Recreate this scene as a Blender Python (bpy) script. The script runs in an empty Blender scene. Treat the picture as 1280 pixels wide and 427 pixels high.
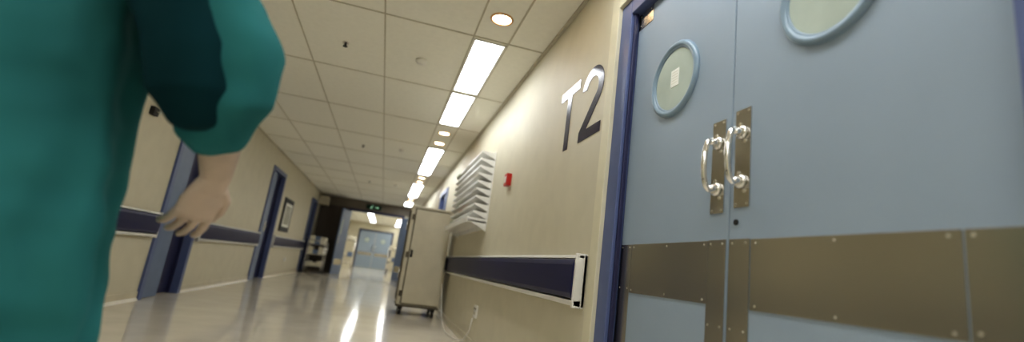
import bpy, math, random
from mathutils import Vector, Matrix, noise
random.seed(7)
S=bpy.context.scene
S.view_settings.view_transform='Standard'
try: S.view_settings.look='Medium High Contrast'
except Exception: pass
def lin(c):
    return tuple(((x/255)/12.92 if x/255<=0.04045 else ((x/255+0.055)/1.055)**2.4) for x in c)+(1,)
MATS={}
def mat(name,rgb,rough=0.5,metal=0.0,var=0.06,scale=6.0,bump=0.0,bscale=60.0,stretch=(1,1,1),spec=0.5,coat=0.0,emit=None,estr=0.0,detail=5):
    m=bpy.data.materials.new(name); m.use_nodes=True
    nt=m.node_tree; b=nt.nodes['Principled BSDF']
    b.inputs['Roughness'].default_value=rough; b.inputs['Metallic'].default_value=metal
    b.inputs['Specular IOR Level'].default_value=spec
    b.inputs['Coat Weight'].default_value=coat
    col=lin(rgb)
    tc=nt.nodes.new('ShaderNodeTexCoord'); mp=nt.nodes.new('ShaderNodeMapping'); mp.inputs['Scale'].default_value=stretch
    nt.links.new(tc.outputs['Object'],mp.inputs['Vector'])
    n=nt.nodes.new('ShaderNodeTexNoise'); n.inputs['Scale'].default_value=scale; n.inputs['Detail'].default_value=detail
    nt.links.new(mp.outputs['Vector'],n.inputs['Vector'])
    r=nt.nodes.new('ShaderNodeValToRGB')
    r.color_ramp.elements[0].position=0.3; r.color_ramp.elements[1].position=0.7
    r.color_ramp.elements[0].color=tuple(max(0,c*(1-var)) for c in col[:3])+(1,)
    r.color_ramp.elements[1].color=tuple(min(1,c*(1+var)) for c in col[:3])+(1,)
    nt.links.new(n.outputs['Fac'],r.inputs['Fac']); nt.links.new(r.outputs['Color'],b.inputs['Base Color'])
    if bump>0:
        n2=nt.nodes.new('ShaderNodeTexNoise'); n2.inputs['Scale'].default_value=bscale; n2.inputs['Detail'].default_value=4
        nt.links.new(mp.outputs['Vector'],n2.inputs['Vector'])
        bp=nt.nodes.new('ShaderNodeBump'); bp.inputs['Strength'].default_value=bump; bp.inputs['Distance'].default_value=0.01
        nt.links.new(n2.outputs['Fac'],bp.inputs['Height']); nt.links.new(bp.outputs['Normal'],b.inputs['Normal'])
    if emit:
        b.inputs['Emission Color'].default_value=lin(emit); b.inputs['Emission Strength'].default_value=estr
    MATS[name]=m
    return m
WALL=mat('wall_paint',(210,203,181),0.55,bump=0.08,bscale=120,var=0.03)
CEIL=mat('ceiling_tile',(246,244,234),0.8,bump=0.25,bscale=180,var=0.02,scale=20)
GRID=mat('ceiling_grid',(196,190,172),0.6)
FLOOR=mat('vinyl_floor',(230,222,206),0.10,var=0.05,scale=3,bump=0.02,bscale=3)
SKIRT=mat('skirting_vinyl',(208,199,176),0.3)
DOOR=mat('door_laminate',(152,166,180),0.42,var=0.03,scale=3,bump=0.03,bscale=200)
RING=mat('porthole_rim_paint',(134,154,170),0.3)
FRAME=mat('frame_blue_paint',(96,108,148),0.35)
FRAMED=mat('frame_navy_paint',(46,48,82),0.4)
DOORL=mat('side_door_blue',(110,126,154),0.4)
ARCH=mat('architrave_paint',(220,213,188),0.5)
METAL=mat('brushed_steel_plate',(192,188,178),0.24,metal=1.0,var=0.09,scale=2.2,bump=0.14,bscale=2.6,detail=1)
CHROME=mat('chrome',(228,226,222),0.12,metal=1.0,var=0.03)
PLATE=mat('handle_plate_steel',(205,202,196),0.14,metal=1.0,var=0.05,scale=12,bump=.05,bscale=9)
SCREW=mat('screw_head',(225,220,205),0.3,metal=1.0)
GLASS=mat('porthole_glass',(186,196,186),0.05,var=0.10,scale=5)
PAPER=mat('paper',(238,238,230),0.7)
NAVY=mat('bumper_navy_vinyl',(34,35,74),0.4,bump=0.04,bscale=150,spec=.3)
WHITE=mat('bumper_white_vinyl',(230,228,222),0.35)
TXT=mat('sign_vinyl_purple',(36,31,62),0.14,spec=0.45,var=0.02)
RED=mat('call_point_red',(190,32,26),0.3)
CAB=mat('cabinet_laminate',(200,192,170),0.45,var=0.04)
CABD=mat('cabinet_seam',(92,84,68),0.5)
BLACK=mat('black_rubber',(22,22,24),0.5)
BROWN=mat('dark_brown_panel',(84,74,66),0.5,var=0.15,scale=8,stretch=(1,1,.1))
HEAD=mat('portal_header_paint',(118,108,96),0.5)
PAN=mat('fluorescent_diffuser',(255,255,250),0.5,emit=(246,250,253),estr=12.5)
DL=mat('downlight_lamp',(255,230,200),0.5,emit=(255,222,180),estr=18.0)
DLR=mat('downlight_trim',(230,190,150),0.4)
TEAL=mat('surgical_gown_teal',(52,116,118),0.85,var=0.3,scale=3,bump=0.2,bscale=10,stretch=(1,1,.45),spec=0.1,detail=2)
DTEAL=mat('shaded_sleeve_teal',(17,50,56),0.9,var=0.3,scale=4,bump=0.2,bscale=10,stretch=(1,1,.45),spec=0.08,detail=2)  # darkened gown teal, shade on the arm painted as colour
SKIN=mat('skin',(196,176,158),0.6,var=0.10,scale=14,spec=.25)
HAIR=mat('hair_brown',(60,40,26),0.6)
SHOE=mat('shoe_white',(220,220,214),0.4)
EXITG=mat('exit_sign_green',(20,52,38),0.4)
EXITW=mat('exit_sign_pictogram',(190,230,200),0.4,emit=(170,230,190),estr=0.6)
PIC=mat('picture_print',(150,150,130),0.3,var=0.5,scale=3)
LINEN=mat('linen',(214,208,190),0.8,bump=0.3,bscale=12)
COLS=[mat('form_white',(236,234,226),0.7),mat('form_cream',(226,220,198),0.7),mat('form_pink',(212,168,150),0.7),mat('form_green',(160,178,150),0.7)]
EYE=mat('eye',(30,24,20),0.2)

class MB:
    def __init__(s): s.v=[];s.f=[];s.m=[];s.mats=[];s.sm=[]
    def mi(s,m):
        if m not in s.mats: s.mats.append(m)
        return s.mats.index(m)
    def box(s,x0,x1,y0,y1,z0,z1,m,M=None):
        x0,x1=sorted((x0,x1));y0,y1=sorted((y0,y1));z0,z1=sorted((z0,z1))
        o=len(s.v)
        for x,y,z in [(x0,y0,z0),(x1,y0,z0),(x1,y1,z0),(x0,y1,z0),(x0,y0,z1),(x1,y0,z1),(x1,y1,z1),(x0,y1,z1)]:
            p=Vector((x,y,z)); s.v.append(M@p if M else p)
        for f in [(0,3,2,1),(4,5,6,7),(0,1,5,4),(1,2,6,5),(2,3,7,6),(3,0,4,7)]:
            s.f.append([o+i for i in f]); s.m.append(s.mi(m)); s.sm.append(False)
        return s
    def loft(s,rings,m,closed_caps=True,smooth=True):
        n=len(rings[0]); o=len(s.v)
        for r in rings: s.v+= [Vector(p) for p in r]
        k=s.mi(m)
        for i in range(len(rings)-1):
            for j in range(n):
                a=o+i*n+j;b=o+i*n+(j+1)%n
                s.f.append([a,b,b+n,a+n]); s.m.append(k); s.sm.append(smooth)
        if closed_caps:
            s.f.append([o+j for j in range(n)][::-1]); s.m.append(k); s.sm.append(False)
            q=o+(len(rings)-1)*n
            s.f.append([q+j for j in range(n)]); s.m.append(k); s.sm.append(False)
        return s
    def tube(s,pts,rad,m,side=None,n=16,smooth=True,round_ends=True):
        pts=[Vector(p) for p in pts]; rr=[(r,r) if not isinstance(r,(tuple,list)) else r for r in rad]
        if round_ends:
            d0=(pts[0]-pts[1]).normalized(); d1=(pts[-1]-pts[-2]).normalized()
            a,b=rr[0]; c,e=rr[-1]; k0=min(a,b); k1=min(c,e)
            P=[pts[0]+d0*k0*.95,pts[0]+d0*k0*.7]+pts+[pts[-1]+d1*k1*.7,pts[-1]+d1*k1*.95]
            R=[(a*.3,b*.3),(a*.72,b*.72)]+rr+[(c*.72,e*.72),(c*.3,e*.3)]
            pts,rr=P,R
        rings=[]; prev=None
        for i,p in enumerate(pts):
            t=(pts[min(i+1,len(pts)-1)]-pts[max(i-1,0)]).normalized()
            sd=Vector(side) if side is not None else (prev if prev is not None else (Vector((0,0,1)) if abs(t.z)<.8 else Vector((1,0,0))))
            u=(sd-t*sd.dot(t)).normalized(); w=t.cross(u); prev=u
            rings.append([p+u*rr[i][0]*math.cos(2*math.pi*j/n)+w*rr[i][1]*math.sin(2*math.pi*j/n) for j in range(n)])
        return s.loft(rings,m,True,smooth)
    def cyl(s,p0,p1,r,m,n=20): return s.tube([p0,p1],[r,r],m,n=n,round_ends=False)
    def torus(s,c,ax,R,r,m,n=48,k=12):
        c=Vector(c);ax=Vector(ax).normalized(); u=ax.orthogonal().normalized(); w=ax.cross(u); o=len(s.v); q=s.mi(m)
        for i in range(n):
            a=2*math.pi*i/n; d=u*math.cos(a)+w*math.sin(a)
            for j in range(k):
                b=2*math.pi*j/k; s.v.append(c+d*(R+r*math.cos(b))+ax*r*math.sin(b))
        for i in range(n):
            for j in range(k):
                s.f.append([o+i*k+j,o+((i+1)%n)*k+j,o+((i+1)%n)*k+(j+1)%k,o+i*k+(j+1)%k]); s.m.append(q); s.sm.append(True)
        return s
    def poly(s,pts2,fn,t0,t1,m):
        n=len(pts2);o=len(s.v);q=s.mi(m)
        for t in (t0,t1):
            for p in pts2: s.v.append(Vector(fn(p[0],p[1],t)))
        s.f.append(list(range(o,o+n)));s.f.append(list(range(o+2*n-1,o+n-1,-1)))
        for i in range(n): s.f.append([o+i,o+n+i,o+n+(i+1)%n,o+(i+1)%n])
        for _ in range(n+2): s.m.append(q); s.sm.append(False)
        return s
    def build(s,name,parent=None,bevel=0,fix=True):
        me=bpy.data.meshes.new(name); me.from_pydata([tuple(v) for v in s.v],[],s.f)
        for m in s.mats: me.materials.append(m)
        for i,p in enumerate(me.polygons): p.material_index=s.m[i]; p.use_smooth=s.sm[i]
        if fix:
            import bmesh
            bm=bmesh.new(); bm.from_mesh(me); bmesh.ops.recalc_face_normals(bm,faces=bm.faces); bm.to_mesh(me); bm.free()
        ob=bpy.data.objects.new(name,me); S.collection.objects.link(ob)
        if parent: ob.parent=parent
        if bevel:
            b=ob.modifiers.new('bevel','BEVEL'); b.width=bevel; b.segments=2; b.limit_method='ANGLE'
        return ob
def empty(name):
    e=bpy.data.objects.new(name,None); S.collection.objects.link(e); e.empty_display_size=.1; return e

XL,XR,H=-2.37,1.0,2.6
Y0,Y1=-4.0,29.4
YP=17.5
# ---------- shell
f=MB(); f.box(XL-.3,XR+.3,Y0-.2,Y1+.2,-.1,0,FLOOR); f.build('floor')
f=MB(); f.box(XL-.3,XR+.3,Y0-.2,Y1+.2,H,H+.1,CEIL); f.build('ceiling')
g=MB()
for x in (.39,.68,-.315,-1.02,-1.725): g.box(x-.006,x+.006,Y0,Y1,H-.005,H,GRID)
y=3.52-1.35*5
while y<Y1:
    g.box(XL,XR,y-.006,y+.006,H-.0055,H,GRID); y+=1.35
for x,sg in ((XL,1),(XR,-1)): g.box(x,x+sg*.022,Y0,Y1,H-.022,H,GRID)
g.build('trim_ceiling_grid')
def wall(name,x0,x1,openings):
    w=MB(); y=Y0
    for a,b,h in openings:
        w.box(x0,x1,y,a,0,H,WALL); w.box(x0,x1,a,b,h,H,WALL); y=b
    w.box(x0,x1,y,Y1,0,H,WALL); return w.build(name)
LD=[(5.88,6.95),(10.1,11.3),(15.5,16.6),(21.0,22.1)]
RD=[(9.1,10.3),(14,15.2)]
wall('wall_left',XL-.2,XL,[(a+.05,b-.05,2.2) for a,b in LD])
wall('wall_right',XR,XR+.2,[(.47,2.00,2.15)]+[(a+.05,b-.05,2.2) for a,b in RD])
w=MB(); w.box(XL-.2,XR+.2,Y0-.15,Y0,0,H,WALL); w.build('wall_back')
w=MB(); w.box(XL-.2,XR+.2,Y1,Y1+.15,0,H,WALL); w.build('wall_end')
# skirting
def skirt(name,x,sg,ops):
    w=MB(); y=Y0
    for a,b in ops+[(Y1,Y1)]:
        w.box(x,x+sg*.012,y,a,0,.09,SKIRT)
        w.poly([(0,0),(.03,0),(.012,.03),(0,.03)],lambda p,q,t:(x+sg*p,t,q),y,a,SKIRT); y=b
    w.build(name)
skirt('baseboard_left',XL,1,LD); skirt('baseboard_right',XR,-1,[(.31,2.17)]+RD)
# side doors
def side_door(name,wx,sg,y0,y1,lit=.42):
    p=empty(name)
    X=lambda d: wx+sg*d
    a=MB()
    for ya,yb in ((y0,y0+.08),(y1-.08,y1)): a.box(X(-.14),X(.025),ya,yb,0,2.25,FRAME)
    a.box(X(-.14),X(.025),y0+.08,y1-.08,2.17,2.25,FRAME)
    a.box(X(-.14),X(-.06),y1-.10,y1-.08,0,2.17,FRAMED)
    a.build('frame',p,.004)
    b=MB(); ym=y0+.08+lit
    b.box(X(-.05),X(-.01),y0+.085,ym,.008,2.165,DOORL); b.build('leaf_1',p,.003)
    b=MB(); b.box(X(-.13),X(-.09),ym-.02,y1-.085,.008,2.165,FRAMED)
    b.box(X(-.09),X(-.086),ym+.05,ym+.2,.95,1.15,PLATE); b.build('leaf_2',p,.003)
    h=MB(); h.tube([(X(-.01),ym-.08,1.05),(X(.05),ym-.08,1.05),(X(.05),ym-.18,1.05)],[.01,.01,.01],CHROME)
    h.box(X(-.01),X(-.006),ym-.11,ym-.05,.95,1.15,PLATE); h.build('lever_handle',p)
    h=MB()
    for z in (.3,1.1,1.85): h.cyl((X(-.01+.012),y0+.087,z),(X(-.01+.012),y0+.087,z+.1),.012,CHROME)
    h.build('hinges',p)
for i,(a,b) in enumerate(LD): side_door('door_%d'%(i+2),XL,1,a,b)
for i,(a,b) in enumerate(RD): side_door('door_%d'%(i+6),XR,-1,a,b)

# ---------- T2 double door
p=empty('door_1')
a=MB()
YR=.512
a.box(.985,1.1,1.97,2.075,0,2.21,FRAME); a.box(.985,1.1,YR-.105,YR,0,2.21,FRAME); a.box(.985,1.1,YR,1.97,2.125,2.21,FRAME)
a.box(1.0,1.02,1.955,1.97,0,2.125,FRAMED); a.box(1.01,1.025,YR,YR+.008,0,2.125,FRAMED)
a.box(.965,1.0,2.075,2.16,0,2.30,ARCH); a.box(.965,1.0,YR-.19,YR-.105,0,2.30,ARCH); a.box(.965,1.0,YR-.105,2.075,2.21,2.30,ARCH)
a.build('frame',p,.005)
DX=1.03
for nm,ya,yb in (('leaf_1',1.2700,1.965),('leaf_2',YR+.004,1.2660)):
    l=MB(); l.box(DX,DX+.045,ya,yb,.01,2.12,DOOR); l.build(nm,p,.004)
def screws(mb,x,ys,zs,r=.0038):
    for y in ys:
        for z in zs: mb.cyl((x,y,z),(x-.0015,y,z),r,SCREW,10)
k=MB(); t=.003
k.box(DX-t,DX,1.362,1.862,.763,.966,METAL); k.box(DX-t,DX,1.866,1.96,.012,.966,METAL); k.box(DX-t-.001,DX,1.276,1.359,.012,.968,METAL)
k.box(DX-t,DX,.638,1.170,.763,.966,METAL); k.box(DX-t,DX,.52,.634,.012,.966,METAL); k.box(DX-t-.001,DX,1.174,1.26,.012,.968,METAL)
k.box(DX-t,DX,1.83,1.96,2.03,2.118,METAL); k.box(DX-t,DX,.52,.65,2.03,2.118,METAL)
screws(k,DX-t,[1.38,1.6,1.845,.66,.9,1.15],[.775,.954]); screws(k,DX-t-.001,[1.29,1.345,1.19,1.245],[.1,.3,.5,.7,.955]); screws(k,DX-t,[.54,.62,1.88,1.945],[.2,.5,.78,.954,])
screws(k,DX-t,[1.85,1.94],[2.05,2.10])
k.build('kick_plates',p,.001)
for nm,cy in (('porthole_1',1.62),('porthole_2',.905)):
    q=MB(); cz=1.645
    q.torus((DX-.002,cy,cz),(1,0,0),.150,.014,RING,64,14); q.torus((DX-.004,cy,cz),(1,0,0),.137,.006,RING,64,8)
    q.cyl((DX+.001,cy,cz),(DX-.004,cy,cz),.14,GLASS,64)
    q.build(nm,p)
q=MB(); q.box(DX-.006,DX-.0045,1.585,1.640,1.61,1.685,PAPER)
for i in range(5): q.box(DX-.0065,DX-.006,1.592,1.633,1.672-i*.012,1.6735-i*.012,GRID)
q.build('porthole_notice',p)
for nm,ya,yb,off in (('handle_1',1.293,1.357,0),('handle_2',1.18,1.246,0.01)):
    q=MB(); q.box(DX-.004,DX,ya,yb,1.055+off,1.375+off,PLATE); yc=(ya+yb)/2
    for z in (1.135+off,1.295+off):
        q.tube([(DX-.004,yc,z),(DX-.014,yc,z),(DX-.018,yc,z)],[.023,.022,.014],CHROME,n=24,round_ends=False)
        q.tube([(DX-.01,yc,z),(DX-.03,yc,z)],[.013,.012],CHROME)
        q.cyl((DX-.004,yc-.012,z-.03),(DX-.007,yc-.012,z-.03),.006,SCREW); q.cyl((DX-.004,yc+.012,z+.03),(DX-.007,yc+.012,z+.03),.006,SCREW)
    pts=[]
    for i in range(13):
        a_=math.pi*i/12; pts.append((DX-.024-.036*math.sin(a_)**.6,yc,1.215+off-.088*math.cos(a_)))
    q.tube(pts,[.009]*13,CHROME,side=(0,1,0))
    screws(q,DX-.004,[ya+.01,yb-.01],[1.065+off,1.365+off])
    q.build(nm,p)
q=MB(); q.cyl((DX,1.235,1.02),(DX-.004,1.235,1.02),.009,BLACK); q.build('keyhole',p)

# ---------- T2 sign
sg=MB()
def fn(a,b,t): return (t,a,b)
sg.box(.997,.9995,2.61,2.93,1.955,2.018,TXT); sg.box(.997,.9995,2.735,2.805,1.585,1.955,TXT)
cy,W=2.41,.30
def two():
    out=[];inn=[]
    cx,cz,R=0,.30,.15
    for i in range(25):
        a=math.radians(170-i*(170+38)/24)
        out.append((cx+R*math.cos(a),cz+.135*math.sin(a))); inn.append((cx+(R-.068)*math.cos(a),cz+(.135-.062)*math.sin(a)))
    return out,inn
outer,inner=two()
for j in range(24):
    qd=[outer[j],outer[j+1],inner[j+1],inner[j]]
    sg.poly([(cy-x*1.0,1.585+z) for x,z in qd],fn,.997,.9995,TXT)
qd=[outer[24],(-.05,.06),(-.15,.06),inner[24]]
sg.poly([(cy-x,1.585+z) for x,z in qd],fn,.997,.9995,TXT)
sg.box(.997,.9995,cy-.15,cy+.15,1.585,1.645,TXT)
sg.build('ward_sign_t2',fix=True)

# ---------- bumper rails
def rail(name,wx,s,y0,y1):
    p=empty(name); X=lambda d: wx+s*d
    a=MB(); a.box(X(0),X(.018),y0,y1,.655,.915,WHITE)
    a.poly([(.018,.895),(.05,.895),(.045,.912),(.018,.915)],lambda d,z,t:(X(d),t,z),y0,y1,WHITE)
    a.poly([(.018,.655),(.055,.66),(.06,.685),(.018,.69)],lambda d,z,t:(X(d),t,z),y0,y1,WHITE)
    a.box(X(.0),X(.062),y0,y0+.02,.65,.92,WHITE); a.box(X(0),X(.062),y1-.02,y1,.65,.92,WHITE)
    a.build('retainer',p,.003)
    b=MB(); b.poly([(.018,.692),(.06,.696),(.068,.72),(.070,.79),(.068,.86),(.06,.888),(.018,.892)],lambda d,z,t:(X(d),t,z),y0+.022,y1-.022,NAVY)
    b.build('bumper',p,.002)
rail('wall_bumper_rail',XR,-1,2.25,9.05)
rail('wall_bumper_rail',XR,-1,10.35,13.95)
rail('wall_bumper_rail',XR,-1,15.3,17.3)
rail('wall_bumper_rail',XR,-1,-3.5,.25)
rail('wall_bumper_rail',XL,1,-3.5,5.82)
rail('wall_bumper_rail',XL,1,7.0,10.05)
rail('wall_bumper_rail',XL,1,11.35,15.45)
rail('wall_bumper_rail',XL,1,17.7,20.95)

# ---------- ceiling lights
def fluoro(x0,x1,y0,y1):
    p=empty('fluorescent_ceiling_light')
    a=MB(); a.box(x0,x0+.02,y0,y1,H-.012,H-.001,WHITE);a.box(x1-.02,x1,y0,y1,H-.012,H-.001,WHITE)
    a.box(x0+.02,x1-.02,y0,y0+.02,H-.012,H-.001,WHITE);a.box(x0+.02,x1-.02,y1-.02,y1,H-.012,H-.001,WHITE); a.build('trim_frame',p)
    a=MB(); a.box(x0+.02,x1-.02,y0+.02,y1-.02,H-.008,H-.001,PAN); a.build('diffuser',p)
k=-2
while k<7:
    yb=3.52+4.05*k
    for q in (0,1):
        y0=yb+.03+q*1.32; y1=y0+1.25
        if y0<Y0+.2 or y1>Y1: continue
        if y0<YP<y1: continue
        fluoro(.395,.675,y0,y1)
    for y in (yb-.98,yb-.36):
        if y<Y0+.2 or y>Y1-.3: continue
        p=empty('recessed_downlight')
        a=MB(); a.torus((.535,y,H-.004),(0,0,1),.078,.010,DLR,32,8); a.build('trim_ring',p)
        a=MB(); a.cyl((.535,y,H-.001),(.535,y,H-.006),.070,DL,32); a.build('lamp',p)
    k+=1
for y0 in (-3.2,-1.85,-.5): fluoro(-1.70,-1.42,y0,y0+1.25)  # extra unseen row around and behind the camera, added as fill light
for y0 in (18.2,20.4,22.6,24.8,27.0): fluoro(-1.0,-.70,y0,y0+1.25)
for x,y in ((-.66,4.24),(-.66,8.37),(-.66,12.5)):
    a=MB(); a.cyl((x,y,H),(x,y,H-.008),.028,CHROME); a.cyl((x,y,H-.008),(x,y,H-.035),.01,BLACK); a.cyl((x,y,H-.035),(x,y,H-.04),.02,BLACK)
    a.build('fire_sprinkler')
for x,y in ((.02,4.24),(0,8.2),(0,12.4)):
    a=MB(); a.tube([(x,y,H),(x,y,H-.02),(x,y,H-.035),(x,y,H-.042)],[.05,.05,.038,.02],WHITE,n=28,round_ends=False); a.build('smoke_detector')

# ---------- rack: open tilted trays stacked one above the other
p=empty('wall_document_rack')
a=MB(); ya,yb=4.95,6.85
fxz=lambda x,z,t:(x,t,z)
a.box(.988,1.0,ya-.02,yb+.02,1.20,2.05,WHITE)
prof=[(1,1.17),(1,1.30),(.80,1.30),(.79,1.27)]
a.poly(prof,fxz,ya-.01,ya+.006,WHITE); a.poly(prof,fxz,yb,yb+.012,WHITE)
a.box(.79,1.0,ya-.01,yb,1.255,1.275,WHITE); a.box(.785,.80,ya-.01,yb,1.25,1.31,WHITE)
a.build('frame',p,.002)
a=MB(); NT=9; pitch=.083
for r in range(NT):
    z=1.33+r*pitch; xo=.845+.0*r
    # tray base, rising outward, with a small upstand lip
    a.poly([(.99,z-.030),(xo,z+.030),(xo,z+.036),(.99,z-.024)],fxz,ya,yb,WHITE)
    a.box(xo-.004,xo,ya,yb,z+.028,z+.048,WHITE)
    for c in range(6):
        yy=ya+c*(yb-ya)/5
        a.poly([(.99,z-.03),(xo,z+.03),(xo,z+.048),(.94,z+.040),(.99,z+.040)],fxz,yy-.003,yy+.003,WHITE)
    for c in range(5):
        yy=ya+c*(yb-ya)/5
        if random.random()<.9:
            cm=COLS[0] if (c<2 or random.random()<.3) else random.choice(COLS[1:])
            o=random.random()*.02; th=.004+random.random()*.010
            a.poly([(.985,z-.022),(xo-.012+o,z+.040),(xo-.012+o,z+.040+th),(.985,z-.022+th)],fxz,yy+.03+random.random()*.02,yy+.33+random.random()*.02,cm)
a.build('trays_and_forms',p)
# fire call point
a=MB(); a.box(.955,1.0,4.10,4.20,1.55,1.66,RED); a.box(.952,.955,4.12,4.18,1.575,1.635,WHITE); a.build('fire_alarm_call_point',None,.004)
a=MB(); a.box(.985,1.0,4.76,4.90,.30,.42,WHITE)
for yy in (4.80,4.86): a.box(.979,.985,yy-.012,yy+.012,.38,.40,CABD); a.box(.979,.985,yy-.015,yy+.015,.33,.36,GRID)
a.build('power_socket',None,.002)
# cabinet
p=empty('mobile_storage_cabinet')
a=MB(); x0,x1,y0,y1=.30,.905,7.12,7.75
a.box(x0,x1,y0,y1,.14,1.55,CAB); a.box(x0-.008,x1+.006,y0-.008,y1+.008,1.545,1.57,CAB); a.box(x0-.004,x1+.004,y0-.004,y1+.004,.12,.15,CABD)
a.build('body',p,.006)
a=MB(); a.box(x0+.07,x1-.02,y0-.016,y0,.17,1.52,CAB); a.build('front_panel',p,.004)
a=MB(); a.box(x0+.052,x0+.068,y0-.004,y0,.16,1.54,CABD); a.box(x0+.07,x1-.02,y0-.004,y0,1.52,1.535,CABD); a.box(x0+.07,x1-.02,y0-.004,y0,.155,.17,CABD)
for z in (.3,.85,1.4): a.box(x0+.015,x0+.05,y0-.02,y0,z-.04,z+.04,CABD)
a.box(x0+.08,x0+.11,y0-.03,y0-.016,.82,.92,BLACK); a.box(x0-.01,x0,y0+.1,y1-.1,.2,1.5,CABD); 
for z in (.5,1.2): a.cyl((x0-.03,y0+.1,z),(x0-.03,y0+.1,z+.15),.008,CHROME)
a.build('hinges_and_latch',p)
a=MB()
for x in (x0+.07,x1-.07):
    for yy in (y0+.07,y1-.07):
        a.box(x-.03,x+.03,yy-.03,yy+.03,.085,.125,BLACK); a.cyl((x-.018,yy+.015,.055),(x+.018,yy+.015,.055),.055,BLACK,24); a.cyl((x-.024,yy+.015,.055),(x+.024,yy+.015,.055),.018,CHROME,12)
a.build('castors',p)
a=MB(); a.tube([(.90,7.09,.5),(.90,6.9,.35),(.90,6.6,.10),(.90,6.3,.012),(.86,5.8,.01),(.90,5.3,.012),(.95,5.05,.05),(.975,4.93,.16),(.985,4.92,.28)],[.006]*9,WHITE,n=8); a.build('power_lead',p)
# picture frame
p=empty('framed_picture'); a=MB(); x=XL
a.box(x,x+.03,11.75,12.75,1.03,1.80,BLACK); a.build('frame',p,.004)
a=MB(); a.box(x+.03,x+.033,11.87,12.63,1.14,1.69,PAPER); a.box(x+.033,x+.035,11.95,12.55,1.2,1.63,PIC); a.build('print',p)
a=MB(); a.box(XL,XL+.04,5.07,5.17,1.80,1.88,BLACK); a.tube([(XL+.04,5.12,1.84),(XL+.07,5.12,1.82),(XL+.075,5.12,1.86)],[.008]*3,CHROME); a.build('wall_hook',None,.004)
a=MB(); a.box(XL,XL+.3,16.9,17.3,2.2,2.5,CAB); a.box(XL+.02,XL+.28,16.89,16.9,2.23,2.47,GRID); a.build('wall_ventilation_box',None,.01)
a=MB(); a.box(XL,XL+.02,13.2,13.35,.33,.42,WHITE); a.build('power_socket',None,.002)

# ---------- portal
a=MB(); pl,pr=-1.32,.44
a.box(XL,pl-.08,YP,YP+.15,0,2.3,BROWN); a.box(pr+.08,XR,YP,YP+.15,0,2.3,WALL); a.box(XL,XR,YP,YP+.15,2.28,H,HEAD)
a.build('wall_partition')
p=empty('door_10'); a=MB()
a.box(pl-.08,pl,YP-.03,YP+.16,0,2.2,FRAME); a.box(pr,pr+.08,YP-.03,YP+.16,0,2.2,FRAME); a.box(pl-.08,pr+.08,YP-.03,YP+.16,2.2,2.28,FRAMED); a.build('frame',p,.004)
for nm,x,ang in (('leaf_1',pl,-105),('leaf_2',pr,-62)):
    M=Matrix.Translation((x,YP-.04,0))@Matrix.Rotation(math.radians(ang),4,'Z')
    a=MB(); a.box(.0,.85,-.022,.022,.01,2.17,DOORL,M); a.box(.1,.8,-.025,.025,.3,.5,METAL,M)
    a.box(.62,.72,-.026,.026,1.3,1.8,GLASS,M); a.box(.76,.80,-.03,.03,1.0,1.25,CHROME,M); a.build(nm,p,.003)
p=empty('exit_sign'); a=MB(); a.box(-.86,-.34,YP-.06,YP-.02,2.33,2.50,EXITG); a.build('panel',p,.005)
a=MB(); yq=YP-.061
a.tube([(-.66,yq,2.44),(-.68,yq,2.405),(-.71,yq,2.37)],[.012]*3,EXITW,n=8); a.tube([(-.68,yq,2.405),(-.65,yq,2.37)],[.01]*2,EXITW,n=8); a.cyl((-.65,yq-.002,2.468),(-.65,yq+.004,2.468),.016,EXITW)
a.box(-.56,-.46,yq-.002,yq+.001,2.405,2.425,EXITW); a.poly([(-.47,2.385),(-.47,2.445),(-.42,2.415)],lambda x,z,t:(x,t,z),yq-.002,yq+.001,EXITW); a.build('pictogram',p)
# end double door
p=empty('door_11'); a=MB(); e=Y1
a.box(-1.58,-1.50,e-.03,e,0,2.2,FRAMED);a.box(.34,.42,e-.03,e,0,2.2,FRAMED);a.box(-1.5,.34,e-.03,e,2.12,2.2,FRAMED);a.build('frame',p,.003)
for nm,xa,xb in (('leaf_1',-1.497,-.590),('leaf_2',-.570,.337)):
    a=MB(); a.box(xa,xb,e-.025,e-.001,.01,2.117,DOOR); a.box(xa+.06,xb-.06,e-.028,e-.024,.7,.9,METAL); xc=(xa+xb)/2
    a.torus((xc,e-.026,1.6),(0,1,0),.16,.018,RING,32,8); a.cyl((xc,e-.03,1.6),(xc,e-.02,1.6),.15,GLASS,32)
    xh=xb-.08 if nm=='leaf_1' else xa+.08
    a.cyl((xh,e-.06,1.0),(xh,e-.06,1.3),.015,CHROME); a.build(nm,p)
# trolleys
def trolley(name,cx,cy,w,d,h):
    p=empty(name); a=MB()
    for x in (cx-w/2,cx+w/2):
        for y in (cy-d/2,cy+d/2):
            a.cyl((x,y,.09),(x,y,h),.013,CHROME,12); a.cyl((x-.012,y,.045),(x+.012,y,.045),.045,BLACK,16)
    for z in (.2,.55,h-.1): a.box(cx-w/2,cx+w/2,cy-d/2,cy+d/2,z,z+.02,CHROME)
    a.tube([(cx-w/2,cy-d/2,h),(cx-w/2,cy-d/2-.08,h+.03),(cx+w/2,cy-d/2-.08,h+.03),(cx+w/2,cy-d/2,h)],[.012]*4,CHROME,n=8)
    a.build('frame',p)
    a=MB()
    for z in (.22,.57,h-.08):
        n=3
        for i in range(n):
            hh=.1+random.random()*.16; xx=cx-w/2+.02+i*(w-.04)/n
            a.box(xx,xx+(w-.06)/n,cy-d/2+.03,cy+d/2-.03,z,z+hh,random.choice([LINEN,LINEN,COLS[1],DOORL]))
    a.build('linen_stacks',p,.015)
trolley('linen_trolley',-1.98,15.9,.5,.6,.95)
trolley('supply_trolley',-1.85,20.0,.5,.6,1.25)
trolley('supply_trolley',-1.70,24.0,.7,.8,1.4)
trolley('supply_trolley',.55,24.5,.6,.8,1.2)

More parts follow.
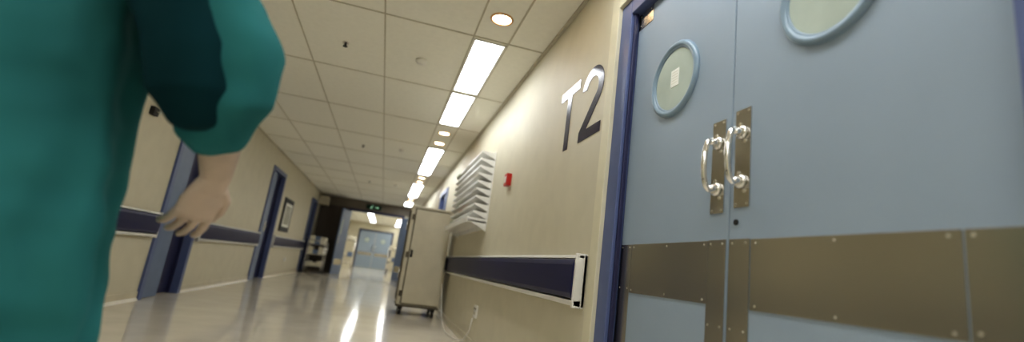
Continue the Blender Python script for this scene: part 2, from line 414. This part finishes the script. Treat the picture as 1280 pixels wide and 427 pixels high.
# ---------- person (walking away, right arm towards the camera)
P=empty('surgeon_in_scrubs')
C=Vector((-.785,1.17,0)); SV=Vector((.954,-.30,0)).normalized(); FV=Vector((.30,.954,0)).normalized()
def L(s,fw,z): return C+SV*s+FV*fw+Vector((0,0,z))
def remesh(ob,vox,disp=0,dscale=.1,sm=4):
    r=ob.modifiers.new('r','REMESH'); r.mode='VOXEL'; r.voxel_size=vox; r.use_smooth_shade=True
    s=ob.modifiers.new('s','SMOOTH'); s.iterations=sm; s.factor=.5
    if disp:
        t=bpy.data.textures.new('fold','CLOUDS'); t.noise_scale=dscale; t.noise_depth=1
        d=ob.modifiers.new('d','DISPLACE'); d.texture=t; d.strength=disp; d.mid_level=.5; d.texture_coords='LOCAL'
def ring(z,a,b,fold=0,ph=0,fw=0,n=72):
    out=[]
    for j in range(n):
        t=2*math.pi*j/n
        k=1+fold*(math.sin(7*t+ph+z*2.5)+.6*math.sin(11*t-ph*2+z*4))
        out.append(L(a*k*math.cos(t),fw+b*k*math.sin(t),z))
    return out
g=MB()
g.loft([ring(.40,.27,.20,.07,0),ring(.42,.275,.205,.07,0),ring(.55,.265,.20,.065,.2),ring(.75,.25,.185,.055,.4),ring(.92,.235,.17,.045,.6),ring(1.05,.21,.15,.04,.8),ring(1.2,.20,.14,.03,1),ring(1.33,.20,.135,.015,1),ring(1.42,.18,.115,0),ring(1.47,.12,.085,0),ring(1.50,.075,.07,0)],TEAL)
sh=L(.18,0,1.395)
g.tube([sh,(-.53,1.10,1.34),(-.46,1.115,1.25),(-.425,1.135,1.15),(-.41,1.155,1.06),(-.415,1.165,1.035)],[(.085,.085),(.095,.10),(.112,.112),(.122,.12),(.112,.11),(.09,.09)],TEAL,side=(1,0,0),n=40)
shl=L(-.18,0,1.385)
g.tube([shl,L(-.26,.0,1.28),L(-.29,-.02,1.15),L(-.30,-.03,1.03)],[(.09,.09),(.1,.1),(.1,.1),(.095,.095)],TEAL,side=(1,0,0),n=32)
ob=g.build('gown',P); remesh(ob,.010,.04,.14,3)
g=MB(); g.tube([(-.62,1.09,1.42),(-.55,1.065,1.31),(-.488,1.055,1.22),(-.456,1.060,1.13),(-.44,1.070,1.055),(-.435,1.08,1.03)],[(.10,.08),(.092,.078),(.09,.074),(.088,.078),(.078,.074),(.06,.06)],DTEAL,side=(1,0,0),n=40)  # dark tube laid over the teal sleeve to paint in the arm's shadow
ob=g.build('sleeve_shade_panel',P); remesh(ob,.008,.02,.16,3)
# trousers
g=MB()
g.tube([L(.1,0,.85),L(.11,.08,.5),L(.11,.12,.28),L(.11,.10,.09)],[.10,.09,.08,.075],TEAL,n=24)
g.tube([L(-.1,0,.85),L(-.11,-.06,.5),L(-.11,-.18,.28),L(-.11,-.30,.12)],[.10,.09,.08,.075],TEAL,n=24)
ob=g.build('trousers',P); remesh(ob,.012,.02,.08)
g=MB()
for s,fw,z in ((.11,.10,0),(-.11,-.31,0)):
    g.tube([L(s,fw-.07,z+.045),L(s,fw,z+.05),L(s,fw+.1,z+.04),L(s,fw+.17,z+.032)],[(.035,.042),(.04,.048),(.046,.036),(.038,.028)],SHOE,side=SV,n=20)
    g.tube([L(s,fw-.08,z+.012),L(s,fw+.18,z+.012)],[(.04,.011),(.042,.011)],SHOE,side=SV,n=16)
g.build('shoes',P)
# arms with hands
def arm(E,Wp,tip,fwd,inward,name,K=1.0):
    E,Wp,tip=Vector(E),Vector(Wp),Vector(tip); d=(tip-Wp).normalized()
    T=(fwd-d*fwd.dot(d)).normalized(); N=d.cross(T)
    if N.dot(inward)<0: N=-N
    g=MB(); up=E+Vector((0,0,.12))
    sc=lambda L_: [(a*K,b*K) for a,b in L_]
    g.tube([up,E,E.lerp(Wp,.35),E.lerp(Wp,.75),Wp,Wp+d*.03*K],sc([(.045,.045),(.047,.047),(.047,.045),(.038,.034),(.031,.024),(.034,.020)]),SKIN,side=T,n=24)
    g.tube([Wp,Wp+d*.03*K,Wp+d*.06*K,Wp+d*.09*K],sc([(.029,.019),(.037,.018),(.043,.017),(.041,.014)]),SKIN,side=T,n=24)
    for off,ln,sp,cu in ((.032,.074,.10,.20),(.0108,.084,.03,.26),(-.0108,.078,-.04,.32),(-.032,.062,-.12,.40)):
        b=Wp+d*.085*K+T*off*K; p=[b]; a=cu
        dirn=(d+T*sp).normalized()
        for seg,fr in enumerate((.45,.3,.25)):
            q=(dirn*math.cos(a)+N*math.sin(a)); p.append(p[-1]+q*ln*fr*K); a+=.34
        g.tube(p,[.0096*K,.0092*K,.0085*K,.0075*K],SKIN,n=12)
    b=Wp+d*.025*K+T*.025*K
    g.tube([b,b+(T*.7+d*.65+N*.3)*.035*K,b+(T*.65+d*1.0+N*.5)*.055*K,b+(T*.6+d*1.25+N*.7)*.065*K],[.015*K,.0125*K,.011*K,.009*K],SKIN,n=12)
    ob=g.build(name,P); remesh(ob,.0033,0,0,2)
arm((-.405,1.165,1.09),(-.418,1.27,.905),(-.480,1.315,.735),(FV+SV*.6).normalized(),-SV,'arm_1',1.12)
arm(L(-.30,-.03,1.06),L(-.30,.0,.84),L(-.29,.05,.66),FV,SV,'arm_2',1.08)
# head
g=MB(); hz=1.66
rings=[]
for i in range(15):
    t=-math.pi/2+math.pi*i/14; z=hz+.118*math.sin(t); c=max(.02,math.cos(t))
    jaw=1-.22*max(0,-math.sin(t))
    rings.append([L(.076*c*jaw*math.cos(a),.012+(.096*c*(jaw if math.sin(a)>0 else 1))*math.sin(a),z) for a in [2*math.pi*j/32 for j in range(32)]])
g.loft(rings,SKIN)
g.tube([L(0,-.015,1.46),L(0,-.005,1.53),L(0,0,1.60)],[.062,.056,.056],SKIN,n=24)
g.tube([L(0,.105,1.675),L(0,.122,1.645),L(0,.112,1.636)],[.008,.014,.01],SKIN,n=10)
for s in (-1,1): g.tube([L(s*.078,-.005,1.68),L(s*.084,-.012,1.66),L(s*.078,-.002,1.63)],[(.008,.018),(.009,.02),(.007,.012)],SKIN,side=SV,n=12)
ob=g.build('head',P); remesh(ob,.005,0,0,3)
g=MB()
for s in (-1,1): g.tube([L(s*.03-.003,.102,1.668),L(s*.03+.003,.102,1.668)],[.009,.009],EYE,n=12)
g.tube([L(-.022,.1,1.605),L(0,.106,1.604),L(.022,.1,1.605)],[.004,.006,.004],COLS[2],n=8)
g.build('eyes_and_mouth',P)
rings=[]
for i in range(10):
    t=math.radians(-8)+math.radians(98)*i/9; z=hz+.03+.11*math.sin(t); c=max(.02,math.cos(t))
    rings.append([L(.086*c*math.cos(a),-.004+.108*c*math.sin(a),z+.012*math.sin(a)) for a in [2*math.pi*j/32 for j in range(32)]])
g=MB(); g.loft(rings,TEAL); g.build('surgical_cap',P)
g=MB(); g.tube([L(-.05,-.085,1.64),L(0,-.1,1.63),L(.05,-.085,1.64)],[(.02,.03)]*3,HAIR,n=12); g.build('hair',P)

# ---------- world + camera
wd=bpy.data.worlds.new('w'); S.world=wd; wd.use_nodes=True
wd.node_tree.nodes['Background'].inputs[0].default_value=(.8,.8,.75,1); wd.node_tree.nodes['Background'].inputs[1].default_value=.2
cd=bpy.data.cameras.new('cam'); cam=bpy.data.objects.new('camera',cd); S.collection.objects.link(cam)
right=Vector((.95648,-.26085,.13078)); up=Vector((-.17922,-.17149,.96875)); fw=Vector((.23027,.95002,.21078))
M=Matrix.Identity(4)
for i in range(3): M[i][0]=right[i];M[i][1]=up[i];M[i][2]=-fw[i]
M[2][3]=.775
cam.matrix_world=M
cd.sensor_width=36; cd.sensor_fit='HORIZONTAL'; cd.lens=590/1280*36; cd.clip_start=.02
cd.dof.use_dof=True; cd.dof.focus_distance=2.3; cd.dof.aperture_fstop=1.0
S.camera=cam
